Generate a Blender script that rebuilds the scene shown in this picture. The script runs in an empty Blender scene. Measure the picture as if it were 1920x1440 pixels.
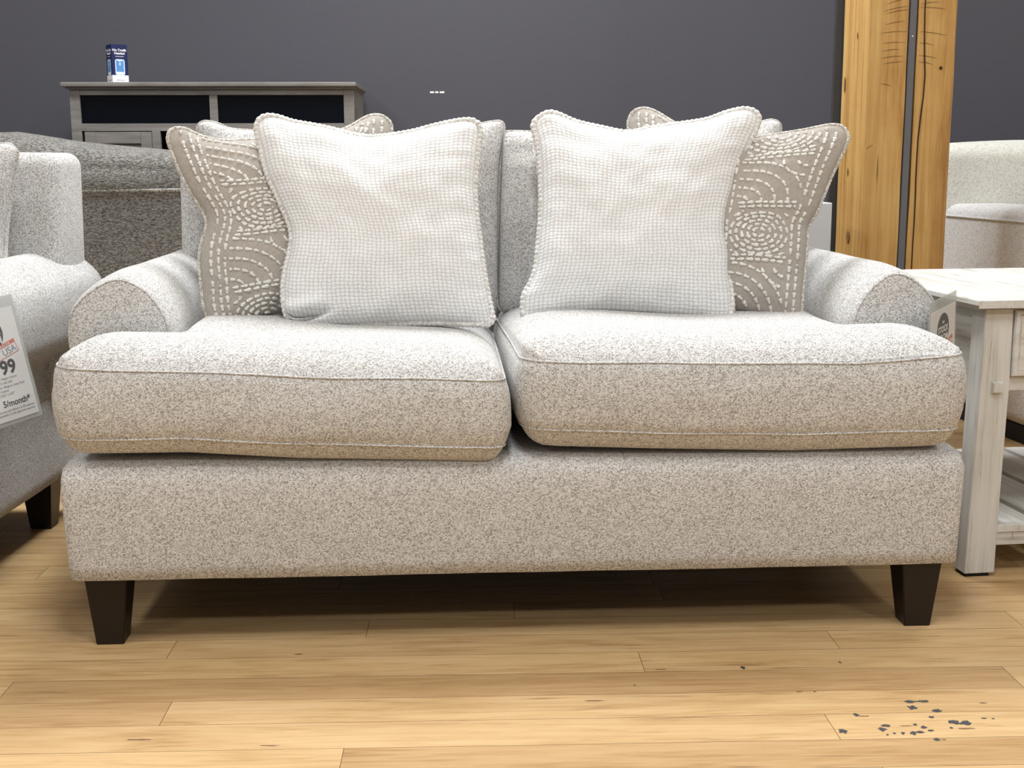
import bpy, bmesh, math, random
import numpy as np
from mathutils import Vector, Matrix, noise
SC = bpy.context.scene
COL = SC.collection
R = math.radians
PI = math.pi
random.seed(7)
rng = np.random.default_rng(7)

# ------------------------------------------------------------------ camera
cam_data = bpy.data.cameras.new('camera')
cam_data.sensor_fit = 'HORIZONTAL'
cam_data.sensor_width = 36.0
cam_data.lens = 2381.0 / 1920.0 * 36.0
cam_data.clip_start = 0.05
cam = bpy.data.objects.new('camera', cam_data)
COL.objects.link(cam)
_pitch, _yaw, _roll = math.atan(420.0 / 2381.0), R(1.9), R(0.15)
_f = Vector((math.sin(_yaw) * math.cos(_pitch), math.cos(_yaw) * math.cos(_pitch), -math.sin(_pitch)))
_r0 = Vector((math.cos(_yaw), -math.sin(_yaw), 0))
_u0 = _r0.cross(_f)
_r = _r0 * math.cos(_roll) - _u0 * math.sin(_roll)
_u = _u0 * math.cos(_roll) + _r0 * math.sin(_roll)
cam.matrix_world = Matrix(((_r.x, _u.x, -_f.x, 0), (_r.y, _u.y, -_f.y, 0), (_r.z, _u.z, -_f.z, 0.88), (0, 0, 0, 1)))
SC.camera = cam

# ------------------------------------------------------------------ world, lamps, exposure
SC.view_settings.view_transform = 'Standard'
SC.view_settings.look = 'None'
SC.view_settings.gamma = 1.0
SC.view_settings.use_curve_mapping = False
SC.view_settings.exposure = 0.12
world = bpy.data.worlds.new('shop_air')
SC.world = world
world.use_nodes = True
world.node_tree.nodes['Background'].inputs[0].default_value = (0.9, 0.95, 1.0, 1)
world.node_tree.nodes['Background'].inputs[1].default_value = 0.25

def ceiling_lamp(x, y, power, size=0.4, color=(0.945, 0.975, 1.0), sy=None):
    d = bpy.data.lights.new('ceiling_lamp', 'AREA')
    d.energy = power
    d.color = color
    d.shape = 'RECTANGLE'
    d.size = size
    d.size_y = sy or size
    o = bpy.data.objects.new('ceiling_lamp', d)
    o.location = (x, y, 3.38)
    COL.objects.link(o)

for lx, ly, p, s in ((-2.9, -1.6, 28, 0.4), (0.1, -1.6, 30, 0.4), (2.9, -1.6, 48, 0.4), (-2.9, 0.5, 24, 0.4), (0.1, 0.5, 27, 0.4), (2.9, 0.5, 18, 0.4),
                     (-2.9, 1.15, 18, 0.4), (0.1, 1.15, 20, 0.4), (2.9, 1.15, 8, 0.4), (-2.9, 3.7, 34, 0.9), (0.0, 3.7, 122, 1.2), (2.9, 3.7, 38, 0.9)):
    ceiling_lamp(lx, ly, p, s)

# ------------------------------------------------------------------ helpers
def link(o, parent=None):
    COL.objects.link(o)
    if parent is not None:
        o.parent = parent
    return o

def mesh_obj(name, verts, faces, mat, parent=None, smooth=True, uvs=None):
    me = bpy.data.meshes.new(name)
    me.from_pydata([tuple(map(float, v)) for v in verts], [], [tuple(f) for f in faces])
    if uvs is not None:
        lay = me.uv_layers.new(name='UVMap')
        vi = np.empty(len(me.loops), dtype=np.int32)
        me.loops.foreach_get('vertex_index', vi)
        lay.data.foreach_set('uv', np.asarray(uvs, dtype=np.float32)[vi].ravel())
    if smooth:
        me.polygons.foreach_set('use_smooth', [True] * len(me.polygons))
    me.materials.append(mat)
    me.update()
    return link(bpy.data.objects.new(name, me), parent)

def bm_obj(name, bm, mat, parent=None, smooth=False):
    me = bpy.data.meshes.new(name)
    bmesh.ops.recalc_face_normals(bm, faces=bm.faces)
    bm.to_mesh(me)
    bm.free()
    if smooth:
        me.polygons.foreach_set('use_smooth', [True] * len(me.polygons))
    me.materials.append(mat)
    return link(bpy.data.objects.new(name, me), parent)

def thing(name, label, cat, loc=(0, 0, 0), rotz=0.0, group=None):
    o = bpy.data.objects.new(name, None)
    o.empty_display_size = 0.1
    o.location = loc
    o.rotation_euler = (0, 0, rotz)
    link(o)
    return tag(o, label, cat, group)

def tag(o, label, cat, group=None):
    o['label'] = label
    o['category'] = cat
    if group:
        o['group'] = group
    return o

def structure(o):
    o['kind'] = 'structure'
    return o

def add_box(bm, x0, x1, y0, y1, z0, z1, bevel=0.0, seg=2):
    vs = [bm.verts.new(p) for p in ((x0, y0, z0), (x1, y0, z0), (x1, y1, z0), (x0, y1, z0), (x0, y0, z1), (x1, y0, z1), (x1, y1, z1), (x0, y1, z1))]
    fs = [bm.faces.new([vs[i] for i in q]) for q in ((0, 3, 2, 1), (4, 5, 6, 7), (0, 1, 5, 4), (1, 2, 6, 5), (2, 3, 7, 6), (3, 0, 4, 7))]
    if bevel > 0:
        es = list({e for f in fs for e in f.edges})
        bmesh.ops.bevel(bm, geom=es, offset=bevel, segments=seg, profile=0.5, affect='EDGES')
    return vs

def box(name, x0, x1, y0, y1, z0, z1, mat, parent=None, bevel=0.002, seg=2):
    bm = bmesh.new()
    add_box(bm, x0, x1, y0, y1, z0, z1, bevel, seg)
    return bm_obj(name, bm, mat, parent)

def axis_samples(h, r, n_flat, n_arc):
    inner = h - r
    arc = [inner + r * math.tan(PI / 4 * (i + 1) / n_arc) for i in range(n_arc)]
    flat = list(np.linspace(-inner, inner, n_flat + 1))
    return np.array([-a for a in arc[::-1]] + flat + arc)

def soft_box(name, x0, x1, y0, y1, z0, z1, r, mat, parent=None, bulge=0.0, n_flat=10, n_arc=5, deform=None):
    """rounded, slightly puffed upholstery block"""
    h = np.array([(x1 - x0) / 2, (y1 - y0) / 2, (z1 - z0) / 2])
    c = np.array([(x0 + x1) / 2, (y0 + y1) / 2, (z0 + z1) / 2])
    S = [axis_samples(h[i], min(r, h[i] * 0.98), n_flat, n_arc) for i in range(3)]
    verts, faces = [], []
    for ax in range(3):
        a, b = (ax + 1) % 3, (ax + 2) % 3
        for sgn in (-1, 1):
            base = len(verts)
            na, nb = len(S[a]), len(S[b])
            for i in range(na):
                for j in range(nb):
                    p = np.zeros(3)
                    p[ax] = sgn * h[ax]
                    p[a] = S[a][i]
                    p[b] = S[b][j]
                    inn = np.clip(p, -(h - r), h - r)
                    d = p - inn
                    L = np.linalg.norm(d)
                    q = inn + d * (r / L) if L > 1e-9 else p
                    if bulge:
                        fa, fb = q[a] / (h[a] - r + 1e-6), q[b] / (h[b] - r + 1e-6)
                        q[ax] += sgn * bulge * max(0, 1 - fa * fa) * max(0, 1 - fb * fb)
                    q = q + c
                    if deform:
                        q = deform(q)
                    verts.append(q)
            for i in range(na - 1):
                for j in range(nb - 1):
                    f = [base + i * nb + j, base + (i + 1) * nb + j, base + (i + 1) * nb + j + 1, base + i * nb + j + 1]
                    faces.append(f if sgn > 0 else f[::-1])
    bm = bmesh.new()
    vs = [bm.verts.new(v) for v in verts]
    for f in faces:
        try:
            bm.faces.new([vs[i] for i in f])
        except ValueError:
            pass
    bmesh.ops.remove_doubles(bm, verts=bm.verts, dist=1e-5)
    return bm_obj(name, bm, mat, parent, smooth=True)

def resample(pts, n, closed=False):
    P = np.asarray(pts, float)
    if closed:
        P = np.vstack([P, P[:1]])
    # Catmull-Rom refinement, then even spacing
    Q = []
    m = len(P)
    for i in range(m - 1):
        p1, p2 = P[i], P[i + 1]
        p0 = P[i - 1] if i > 0 else (P[-2] if closed else 2 * p1 - p2)
        p3 = P[i + 2] if i + 2 < m else (P[1] if closed else 2 * p2 - p1)
        for t in np.linspace(0, 1, 8, endpoint=False):
            Q.append(0.5 * ((2 * p1) + (-p0 + p2) * t + (2 * p0 - 5 * p1 + 4 * p2 - p3) * t * t + (-p0 + 3 * p1 - 3 * p2 + p3) * t ** 3))
    Q.append(P[-1])
    Q = np.array(Q)
    s = np.concatenate([[0], np.cumsum(np.linalg.norm(np.diff(Q, axis=0), axis=1))])
    k = np.linspace(0, s[-1], n + 1)
    out = np.stack([np.interp(k, s, Q[:, i]) for i in range(Q.shape[1])], 1)
    return out[:-1] if closed else out

def even(P, n):
    P = np.vstack([P, P[:1]])
    s = np.concatenate([[0], np.cumsum(np.linalg.norm(np.diff(P, axis=0), axis=1))])
    k = np.linspace(0, s[-1], n, endpoint=False)
    return np.stack([np.interp(k, s, P[:, i]) for i in range(P.shape[1])], 1)

def rounded_poly(pts, radii, n=160, arc=8):
    """closed outline with rounded corners, counter-clockwise, evenly spaced"""
    out = []
    m = len(pts)
    for i in range(m):
        p = np.array(pts[i], float)
        a = np.array(pts[i - 1], float) - p
        b = np.array(pts[(i + 1) % m], float) - p
        a /= np.linalg.norm(a)
        b /= np.linalg.norm(b)
        r = radii[i]
        for t in np.linspace(0, 1, arc + 1):
            # quadratic corner
            out.append((1 - t) ** 2 * (p + a * r) + 2 * t * (1 - t) * p + t * t * (p + b * r))
    return even(np.array(out), n)

def tube(pts, rad, closed=True, n=8):
    """tube vertices and faces along a polyline; rad is a number or one radius per point"""
    P = np.asarray(pts, float)
    m = len(P)
    rad = np.broadcast_to(np.asarray(rad, float), (m,))
    T = np.roll(P, -1, 0) - np.roll(P, 1, 0) if closed else np.gradient(P, axis=0)
    T /= np.maximum(np.linalg.norm(T, axis=1), 1e-9)[:, None]
    up = np.array([0.13, 0.21, 0.97])
    A = np.cross(T, up)
    bad = np.linalg.norm(A, axis=1) < 0.05
    A[bad] = np.cross(T[bad], np.array([1.0, 0, 0]))
    A /= np.linalg.norm(A, axis=1)[:, None]
    B = np.cross(T, A)
    ang = np.linspace(0, 2 * PI, n, endpoint=False)
    V = (P[:, None] + rad[:, None, None] * (np.cos(ang)[None, :, None] * A[:, None] + np.sin(ang)[None, :, None] * B[:, None])).reshape(-1, 3)
    F = []
    for i in range(m if closed else m - 1):
        j = (i + 1) % m
        for k in range(n):
            l = (k + 1) % n
            F.append((i * n + k, i * n + l, j * n + l, j * n + k))
    if not closed:
        F.append(tuple(range(n)))
        F.append(tuple((m - 1) * n + k for k in range(n))[::-1])
    return V, F

def loft(rings, cap0=True, cap1=True):
    n = len(rings[0])
    V = np.vstack(rings)
    F = []
    for i in range(len(rings) - 1):
        for k in range(n):
            l = (k + 1) % n
            F.append((i * n + k, i * n + l, (i + 1) * n + l, (i + 1) * n + k))
    V = list(V)
    if cap0:
        V.append(np.mean(rings[0], axis=0))
        c = len(V) - 1
        F += [(c, (k + 1) % n, k) for k in range(n)]
    if cap1:
        V.append(np.mean(rings[-1], axis=0))
        c = len(V) - 1
        b = (len(rings) - 1) * n
        F += [(c, b + k, b + (k + 1) % n) for k in range(n)]
    return V, F

# ------------------------------------------------------------------ materials
class NT:
    def __init__(self, name):
        self.m = bpy.data.materials.new(name)
        self.m.use_nodes = True
        self.t = self.m.node_tree
        self.b = self.t.nodes['Principled BSDF']
    def n(self, typ, **kw):
        o = self.t.nodes.new(typ)
        for k, v in kw.items():
            setattr(o, k, v)
        return o
    def l(self, a, b):
        self.t.links.new(a, b)
    def put(self, sock, v):
        if hasattr(v, 'is_output') or isinstance(v, bpy.types.NodeSocket):
            self.l(v, sock)
        else:
            sock.default_value = v
    def math(self, op, a, b=0.0, c=0.0):
        o = self.n('ShaderNodeMath', operation=op)
        for i, v in enumerate((a, b, c)):
            self.put(o.inputs[i], v)
        return o.outputs[0]
    def mix(self, fac, a, b, blend='MIX'):
        o = self.n('ShaderNodeMix', data_type='RGBA', blend_type=blend)
        self.put(o.inputs[0], fac)
        self.put(o.inputs[6], a)
        self.put(o.inputs[7], b)
        return o.outputs[2]
    def coords(self, which='Object', scale=(1, 1, 1), loc=(0, 0, 0)):
        tc = self.n('ShaderNodeTexCoord')
        mp = self.n('ShaderNodeMapping')
        mp.inputs['Scale'].default_value = scale
        mp.inputs['Location'].default_value = loc
        self.l(tc.outputs[which], mp.inputs[0])
        return mp.outputs[0]
    def noise(self, vec, scale, detail=2.0, rough=0.5, dist=0.0):
        o = self.n('ShaderNodeTexNoise')
        o.inputs['Scale'].default_value = scale
        o.inputs['Detail'].default_value = detail
        o.inputs['Roughness'].default_value = rough
        o.inputs['Distortion'].default_value = dist
        self.l(vec, o.inputs['Vector'])
        return o.outputs[0]
    def voronoi(self, vec, scale, feature='F1', out='Distance', rnd=1.0):
        o = self.n('ShaderNodeTexVoronoi', feature=feature)
        o.inputs['Scale'].default_value = scale
        o.inputs['Randomness'].default_value = rnd
        self.l(vec, o.inputs['Vector'])
        return o.outputs[out]
    def ramp(self, fac, stops):
        o = self.n('ShaderNodeValToRGB')
        e = o.color_ramp.elements
        while len(e) < len(stops):
            e.new(0.5)
        for i, (p, c) in enumerate(stops):
            e[i].position = p
            e[i].color = (*c, 1) if len(c) == 3 else c
        self.l(fac, o.inputs[0])
        return o.outputs[0]
    def bump(self, h, strength, dist):
        o = self.n('ShaderNodeBump')
        o.inputs['Strength'].default_value = strength
        o.inputs['Distance'].default_value = dist
        self.l(h, o.inputs['Height'])
        self.l(o.outputs[0], self.b.inputs['Normal'])
    def base(self, v, rough=0.9, spec=0.2):
        self.put(self.b.inputs['Base Color'], v if not isinstance(v, tuple) else (*v, 1))
        self.put(self.b.inputs['Roughness'], rough)
        self.b.inputs['Specular IOR Level'].default_value = spec
        return self.m

def plain(name, col, rough=0.6, spec=0.3, metal=0.0):
    t = NT(name)
    t.b.inputs['Metallic'].default_value = metal
    return t.base(col, rough, spec)

def boucle(name, dark, mid, light, scale=350.0, bump=0.5, stretch=(1, 1, 1)):
    """speckled heavy woven upholstery"""
    t = NT(name)
    v = t.coords('Object', stretch)
    cell = t.n('ShaderNodeSeparateColor')
    t.l(t.voronoi(v, scale, out='Color'), cell.inputs[0])
    dist = t.voronoi(v, scale)
    n2 = t.noise(v, scale * 1.3, 1.0, 0.5)
    s = t.math('ADD', t.math('MULTIPLY', cell.outputs[0], 0.56), t.math('MULTIPLY', n2, 0.44))
    s = t.math('SUBTRACT', s, t.math('MULTIPLY', dist, 0.14))
    big = t.noise(v, 14.0, 3.0, 0.6)
    s = t.math('ADD', s, t.math('MULTIPLY', t.math('SUBTRACT', big, 0.5), 0.07))
    c = t.ramp(s, [(0.12, dark), (0.40, mid), (0.78, light)])
    h = t.math('SUBTRACT', t.math('MULTIPLY', cell.outputs[1], 0.5), dist)
    t.bump(h, bump, 0.0018)
    t.b.inputs['Sheen Weight'].default_value = 0.12
    return t.base(c, 0.95, 0.1)

M = {}
M['boucle'] = boucle('oatmeal_boucle', (0.235, 0.222, 0.204), (0.53, 0.52, 0.507), (0.765, 0.762, 0.75), 500.0, 0.42)
M['boucle_welt'] = boucle('oatmeal_boucle_welt', (0.30, 0.27, 0.24), (0.55, 0.525, 0.495), (0.78, 0.76, 0.73), 420.0)
M['tweed'] = boucle('charcoal_tweed', (0.065, 0.062, 0.056), (0.16, 0.155, 0.143), (0.34, 0.33, 0.305), 400.0, 0.5, (0.45, 1, 1.15))
M['tweed_welt'] = boucle('charcoal_tweed_welt', (0.12, 0.115, 0.105), (0.3, 0.29, 0.27), (0.55, 0.53, 0.5), 260.0)
M['greige'] = boucle('pale_sage_linen', (0.48, 0.475, 0.42), (0.64, 0.635, 0.57), (0.74, 0.735, 0.675), 300.0, 0.25)
M['fleece'] = boucle('grey_fleece', (0.54, 0.525, 0.51), (0.70, 0.69, 0.68), (0.79, 0.78, 0.775), 240.0, 0.6)

def waffle():
    t = NT('white_waffle_weave')
    tc = t.n('ShaderNodeTexCoord')
    mp = t.n('ShaderNodeMapping')
    t.l(tc.outputs['UV'], mp.inputs[0])
    wob = t.n('ShaderNodeTexNoise')
    wob.inputs['Scale'].default_value = 75.0
    t.l(mp.outputs[0], wob.inputs['Vector'])
    vm = t.n('ShaderNodeVectorMath', operation='MULTIPLY_ADD')
    t.l(wob.outputs['Color'], vm.inputs[0])
    vm.inputs[1].default_value = (0.0075, 0.0075, 0)
    t.l(mp.outputs[0], vm.inputs[2])
    sx = t.n('ShaderNodeSeparateXYZ')
    t.l(vm.outputs[0], sx.inputs[0])
    u = t.math('MULTIPLY', sx.outputs[0], PI / 0.0102)
    v = t.math('MULTIPLY', sx.outputs[1], PI / 0.0080)
    hu = t.math('POWER', t.math('ABSOLUTE', t.math('SINE', u)), 0.6)
    hv = t.math('POWER', t.math('ABSOLUTE', t.math('SINE', v)), 0.42)
    h = t.math('MULTIPLY', hu, hv)
    fine = t.noise(mp.outputs[0], 420.0, 2.0, 0.6)
    s = t.math('ADD', h, t.math('MULTIPLY', t.math('SUBTRACT', fine, 0.5), 0.5))
    c = t.ramp(s, [(0.0, (0.56, 0.56, 0.55)), (0.36, (0.70, 0.705, 0.70)), (0.85, (0.81, 0.82, 0.82))])
    t.bump(s, 0.5, 0.0026)
    return t.base(c, 0.95, 0.1)
M['waffle'] = waffle()
M['waffle_piping'] = boucle('white_chunky_piping', (0.50, 0.48, 0.45), (0.70, 0.69, 0.66), (0.86, 0.85, 0.83), 260.0)

def linen():
    t = NT('taupe_linen')
    v = t.coords('UV', (1, 1, 1))
    w1 = t.noise(t.coords('UV', (900, 70, 1)), 1.0, 2.0, 0.6)
    w2 = t.noise(t.coords('UV', (70, 900, 1)), 1.0, 2.0, 0.6)
    s = t.math('ADD', t.math('MULTIPLY', w1, 0.6), t.math('MULTIPLY', w2, 0.4))
    c = t.ramp(s, [(0.3, (0.27, 0.245, 0.212)), (0.5, (0.385, 0.352, 0.312)), (0.72, (0.50, 0.465, 0.42))])
    t.bump(s, 0.4, 0.001)
    return t.base(c, 0.95, 0.1)
M['linen'] = linen()
M['thread'] = boucle('cream_thread', (0.62, 0.60, 0.55), (0.76, 0.745, 0.70), (0.86, 0.85, 0.81), 420.0)

M['linen_piping'] = boucle('taupe_piping', (0.34, 0.31, 0.27), (0.50, 0.47, 0.42), (0.78, 0.76, 0.71), 300.0)
M['leg'] = plain('espresso_wood', (0.012, 0.008, 0.006), 0.38, 0.35)
M['dust_cover'] = plain('black_dust_cover', (0.006, 0.006, 0.006), 0.95, 0.05)
M['black'] = plain('black_plinth', (0.012, 0.012, 0.013), 0.6)
M['rubber'] = plain('black_foot_pad', (0.01, 0.01, 0.01), 0.7)

def wood(name, cols, along=(3, 60, 60), rough=0.5, scale=1.0, spec=0.3, bump=0.1, obj='Object'):
    t = NT(name)
    v = t.coords(obj, along)
    g = t.noise(v, scale, 5.0, 0.62, 0.6)
    big = t.noise(t.coords(obj, tuple(a * 0.12 for a in along)), scale, 2.0, 0.5)
    s = t.math('ADD', t.math('MULTIPLY', g, 0.65), t.math('MULTIPLY', big, 0.3))
    s = t.math('ADD', s, t.math('MULTIPLY', t.noise(t.coords(obj), 9.0, 4.0, 0.6), 0.15))
    n = len(cols)
    c = t.ramp(s, [(0.40 + 0.28 * i / (n - 1), cols[i]) for i in range(n)])
    t.bump(g, bump, 0.002)
    return t.base(c, rough, spec)
M['timber'] = wood('golden_timber', [(0.30, 0.15, 0.04), (0.45, 0.25, 0.075), (0.54, 0.325, 0.11), (0.61, 0.40, 0.15)], (38, 38, 1.6), 0.55)
M['timber_dark'] = plain('timber_check', (0.05, 0.02, 0.008), 0.9)
M['knot'] = plain('timber_knot', (0.22, 0.12, 0.045), 0.7)
M['cabinet'] = wood('weathered_grey_wood', [(0.13, 0.12, 0.11), (0.19, 0.178, 0.166), (0.25, 0.236, 0.222)], (4, 40, 40), 0.5)
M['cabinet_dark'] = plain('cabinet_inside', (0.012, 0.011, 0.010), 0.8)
M['black_glass'] = plain('smoked_glass', (0.002, 0.003, 0.006), 0.3, 0.12)

def whitewash(name, along):
    t = NT(name)
    g = t.noise(t.coords('Object', along), 1.0, 6.0, 0.7, 0.4)
    cross = t.noise(t.coords('Object', (along[1] * 1.2, along[0] * 14, along[2] * 2 if along[2] < 20 else along[2] * 0.2)), 1.0, 4.0, 0.6)
    big = t.noise(t.coords('Object'), 6.0, 2.0)
    s = t.math('ADD', t.math('MULTIPLY', g, 0.7), t.math('MULTIPLY', big, 0.3))
    c = t.ramp(s, [(0.34, (0.27, 0.235, 0.19)), (0.43, (0.54, 0.52, 0.475)), (0.52, (0.62, 0.61, 0.58)), (0.75, (0.67, 0.665, 0.64))])
    c2 = t.ramp(cross, [(0.26, (0.6, 0.57, 0.52)), (0.36, (1, 1, 1))])
    c = t.mix(1.0, c, c2, 'MULTIPLY')
    t.bump(g, 0.12, 0.001)
    return t.base(c, 0.55, 0.3)
M['white_y'] = whitewash('whitewashed_wood_lengthwise', (55, 3, 55))
M['white_z'] = whitewash('whitewashed_wood_upright', (60, 60, 3.5))
M['white_x'] = whitewash('whitewashed_wood_crosswise', (3, 60, 60))
M['worn_edge'] = plain('worn_paint_edge', (0.16, 0.13, 0.10), 0.8)

def floor_mat():
    t = NT('maple_strip_floor')
    at = t.n('ShaderNodeAttribute', attribute_name='plank')
    sep = t.n('ShaderNodeSeparateColor')
    t.l(at.outputs['Color'], sep.inputs[0])
    tc = t.n('ShaderNodeTexCoord')
    off = t.n('ShaderNodeCombineXYZ')
    t.l(t.math('MULTIPLY', sep.outputs[1], 40.0), off.inputs[0])
    t.l(t.math('MULTIPLY', sep.outputs[2], 40.0), off.inputs[1])
    ad = t.n('ShaderNodeVectorMath', operation='ADD')
    t.l(tc.outputs['Object'], ad.inputs[0])
    t.l(off.outputs[0], ad.inputs[1])
    def mp(scale):
        m = t.n('ShaderNodeMapping')
        m.inputs['Scale'].default_value = scale
        t.l(ad.outputs[0], m.inputs[0])
        return m.outputs[0]
    g1 = t.noise(mp((3.2, 48, 1)), 1.0, 6.0, 0.66, 1.6)
    g2 = t.noise(mp((2.2, 12, 1)), 1.0, 3.0, 0.55, 1.2)
    g3 = t.noise(mp((11, 330, 1)), 1.0, 3.0, 0.6, 0.5)
    s = t.math('ADD', t.math('MULTIPLY', g1, 0.50), t.math('MULTIPLY', g2, 0.32))
    s = t.math('ADD', s, t.math('MULTIPLY', g3, 0.18))
    c = t.ramp(s, [(0.33, (0.30, 0.172, 0.072)), (0.43, (0.46, 0.295, 0.135)), (0.53, (0.55, 0.372, 0.185)), (0.68, (0.615, 0.44, 0.24))])
    tone = t.ramp(sep.outputs[0], [(0.0, (0.85, 0.80, 0.76)), (0.35, (1.01, 1.0, 1.0)), (1.0, (1.10, 1.11, 1.10))])
    c = t.mix(1.0, c, tone, 'MULTIPLY')
    streak = t.noise(mp((5.0, 110, 1)), 1.0, 3.0, 0.5, 0.3)
    where = t.noise(mp((2.5, 9, 1)), 1.0, 2.0)
    k = t.math('MULTIPLY', t.ramp(streak, [(0.60, (0, 0, 0)), (0.72, (1, 1, 1))]), t.ramp(where, [(0.50, (0, 0, 0)), (0.62, (1, 1, 1))]))
    c = t.mix(t.math('MULTIPLY', k, 0.75), c, (0.14, 0.075, 0.035, 1))
    t.bump(g1, 0.05, 0.001)
    rough = t.math('ADD', t.math('MULTIPLY', g2, 0.15), 0.30)
    return t.base(c, rough, 0.35)
M['floor'] = floor_mat()
M['floor_gap'] = plain('floor_gap', (0.10, 0.055, 0.025), 0.8)
M['scuff'] = plain('floor_scuff', (0.055, 0.055, 0.06), 0.6)
M['scuff_brown'] = plain('floor_scuff_brown', (0.20, 0.12, 0.06), 0.6)

def wall_paint(name, col, rough=0.55):
    t = NT(name)
    n = t.noise(t.coords('Object'), 260.0, 3.0)
    t.bump(n, 0.08, 0.002)
    return t.base(col, rough, 0.25)
M['wall'] = wall_paint('plum_grey_paint', (0.073, 0.0725, 0.086))
M['wall_other'] = wall_paint('shop_wall_paint', (0.55, 0.55, 0.56))
M['ceiling'] = wall_paint('ceiling_paint', (0.8, 0.8, 0.79), 0.9)
M['steel'] = wall_paint('grey_painted_steel', (0.135, 0.137, 0.148), 0.35)
M['steel_shaded'] = wall_paint('shaded_grey_painted_steel', (0.045, 0.046, 0.05), 0.4)  # rear flange: column grey darkened, shade behind the timbers painted into the colour
M['pale_panel'] = plain('pale_grey_board', (0.55, 0.56, 0.57), 0.6)
M['paper'] = plain('white_card', (0.78, 0.765, 0.77), 0.5)
M['ink'] = plain('black_ink', (0.015, 0.015, 0.018), 0.6)
M['ink_grey'] = plain('grey_ink', (0.22, 0.22, 0.23), 0.6)
M['charcoal_ink'] = plain('charcoal_ink', (0.045, 0.045, 0.048), 0.6)
M['red_ink'] = plain('red_ink', (0.62, 0.16, 0.10), 0.6)
M['blue_ink'] = plain('slate_blue_ink', (0.18, 0.2, 0.3), 0.6)
M['navy'] = plain('navy_card', (0.012, 0.02, 0.085), 0.45)
M['sky'] = plain('bright_blue_print', (0.10, 0.28, 0.60), 0.45)
M['ice'] = plain('pale_blue_print', (0.60, 0.72, 0.85), 0.45)
M['white_print'] = plain('white_print', (0.85, 0.85, 0.87), 0.45)
M['tape'] = plain('white_tape', (0.75, 0.75, 0.76), 0.6)

def sleeve(name, solid):
    t = NT(name)
    out = t.t.nodes['Material Output']
    tr = t.n('ShaderNodeBsdfTransparent')
    tr.inputs[0].default_value = (0.95, 0.955, 0.95, 1)
    mx = t.n('ShaderNodeMixShader')
    mx.inputs[0].default_value = solid
    t.l(tr.outputs[0], mx.inputs[1])
    t.l(t.b.outputs[0], mx.inputs[2])
    t.l(mx.outputs[0], out.inputs[0])
    return t.base((0.62, 0.63, 0.62), 0.25, 0.4)
M['sleeve'] = sleeve('clear_plastic_front', 0.07)
M['sleeve_back'] = sleeve('clear_plastic_back', 0.5)

# ------------------------------------------------------------------ room shell
def build_floor():
    pitch, y0 = 0.091, 1.812
    cuts = {0: [0.565, -0.90], 1: [-0.497, 1.35], 2: [-0.788, 0.93], 3: [0.30, -1.2], 4: [0.670, -0.55], 5: [1.051, -0.2], -1: [-0.197, 0.95], -2: [0.6], -3: [-0.4]}
    V, F, colr = [], [], []
    x_lo, x_hi = -6.0, 6.0
    row = -64
    while y0 + row * pitch < 5.5:
        a, b = y0 + row * pitch, y0 + (row + 1) * pitch
        g = 0.0004
        ends = [x_lo]
        forced = cuts.get(row)
        if forced:
            ends += sorted(forced)
            x = max(forced) + random.uniform(0.8, 1.3)
            while x < x_hi - 0.2:
                ends.append(x)
                x += random.uniform(0.5, 1.6)
            x = min(forced) - random.uniform(0.8, 1.3)
            while x > x_lo + 0.2:
                ends.append(x)
                x -= random.uniform(0.5, 1.6)
            ends = sorted(ends)
        else:
            x = x_lo + random.uniform(0.2, 1.4)
            while x < x_hi - 0.2:
                ends.append(x)
                x += random.uniform(0.6, 1.8)
        ends.append(x_hi)
        for l, r in zip(ends[:-1], ends[1:]):
            i = len(V)
            V += [(l + g, a + g, 0), (r - g, a + g, 0), (r - g, b - g, 0), (l + g, b - g, 0)]
            F.append((i, i + 1, i + 2, i + 3))
            tone = random.random()
            if row == 1 and r < -0.4:
                tone = 0.06
            if row == 0 and 0.5 > l > -1.2:
                tone = 0.3
            colr.append((tone, random.random(), random.random(), 1.0))
        row += 1
    i = len(V)
    V += [(x_lo, -4.2, -0.004), (x_hi, -4.2, -0.004), (x_hi, 5.5, -0.004), (x_lo, 5.5, -0.004)]
    F.append((i, i + 1, i + 2, i + 3))
    colr.append((0.5, 0, 0, 1))
    slots = {len(F) - 1: 1}
    # dark scuffs and dents worn into the boards
    for marks, slot in ((SCUFFS, 2), (BROWN_SCUFFS, 3)):
        for cx, cy, rx, ry in marks:
            i = len(V)
            for k in range(14):
                a = 2 * PI * k / 14
                q = 1 + random.uniform(-0.4, 0.35)
                V.append((cx + rx * q * math.cos(a), cy + ry * q * math.sin(a), 0.0004))
            F.append(tuple(range(i, i + 14)))
            slots[len(F) - 1] = slot
            colr.append((0.5, 0, 0, 1))
    o = mesh_obj('floor', V, F, M['floor'], smooth=False)
    for k in ('floor_gap', 'scuff', 'scuff_brown'):
        o.data.materials.append(M[k])
    for k, s in slots.items():
        o.data.polygons[k].material_index = s
    at = o.data.attributes.new('plank', 'FLOAT_COLOR', 'FACE')
    at.data.foreach_set('color', np.array(colr, dtype=np.float32).ravel())
    structure(o)

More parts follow.
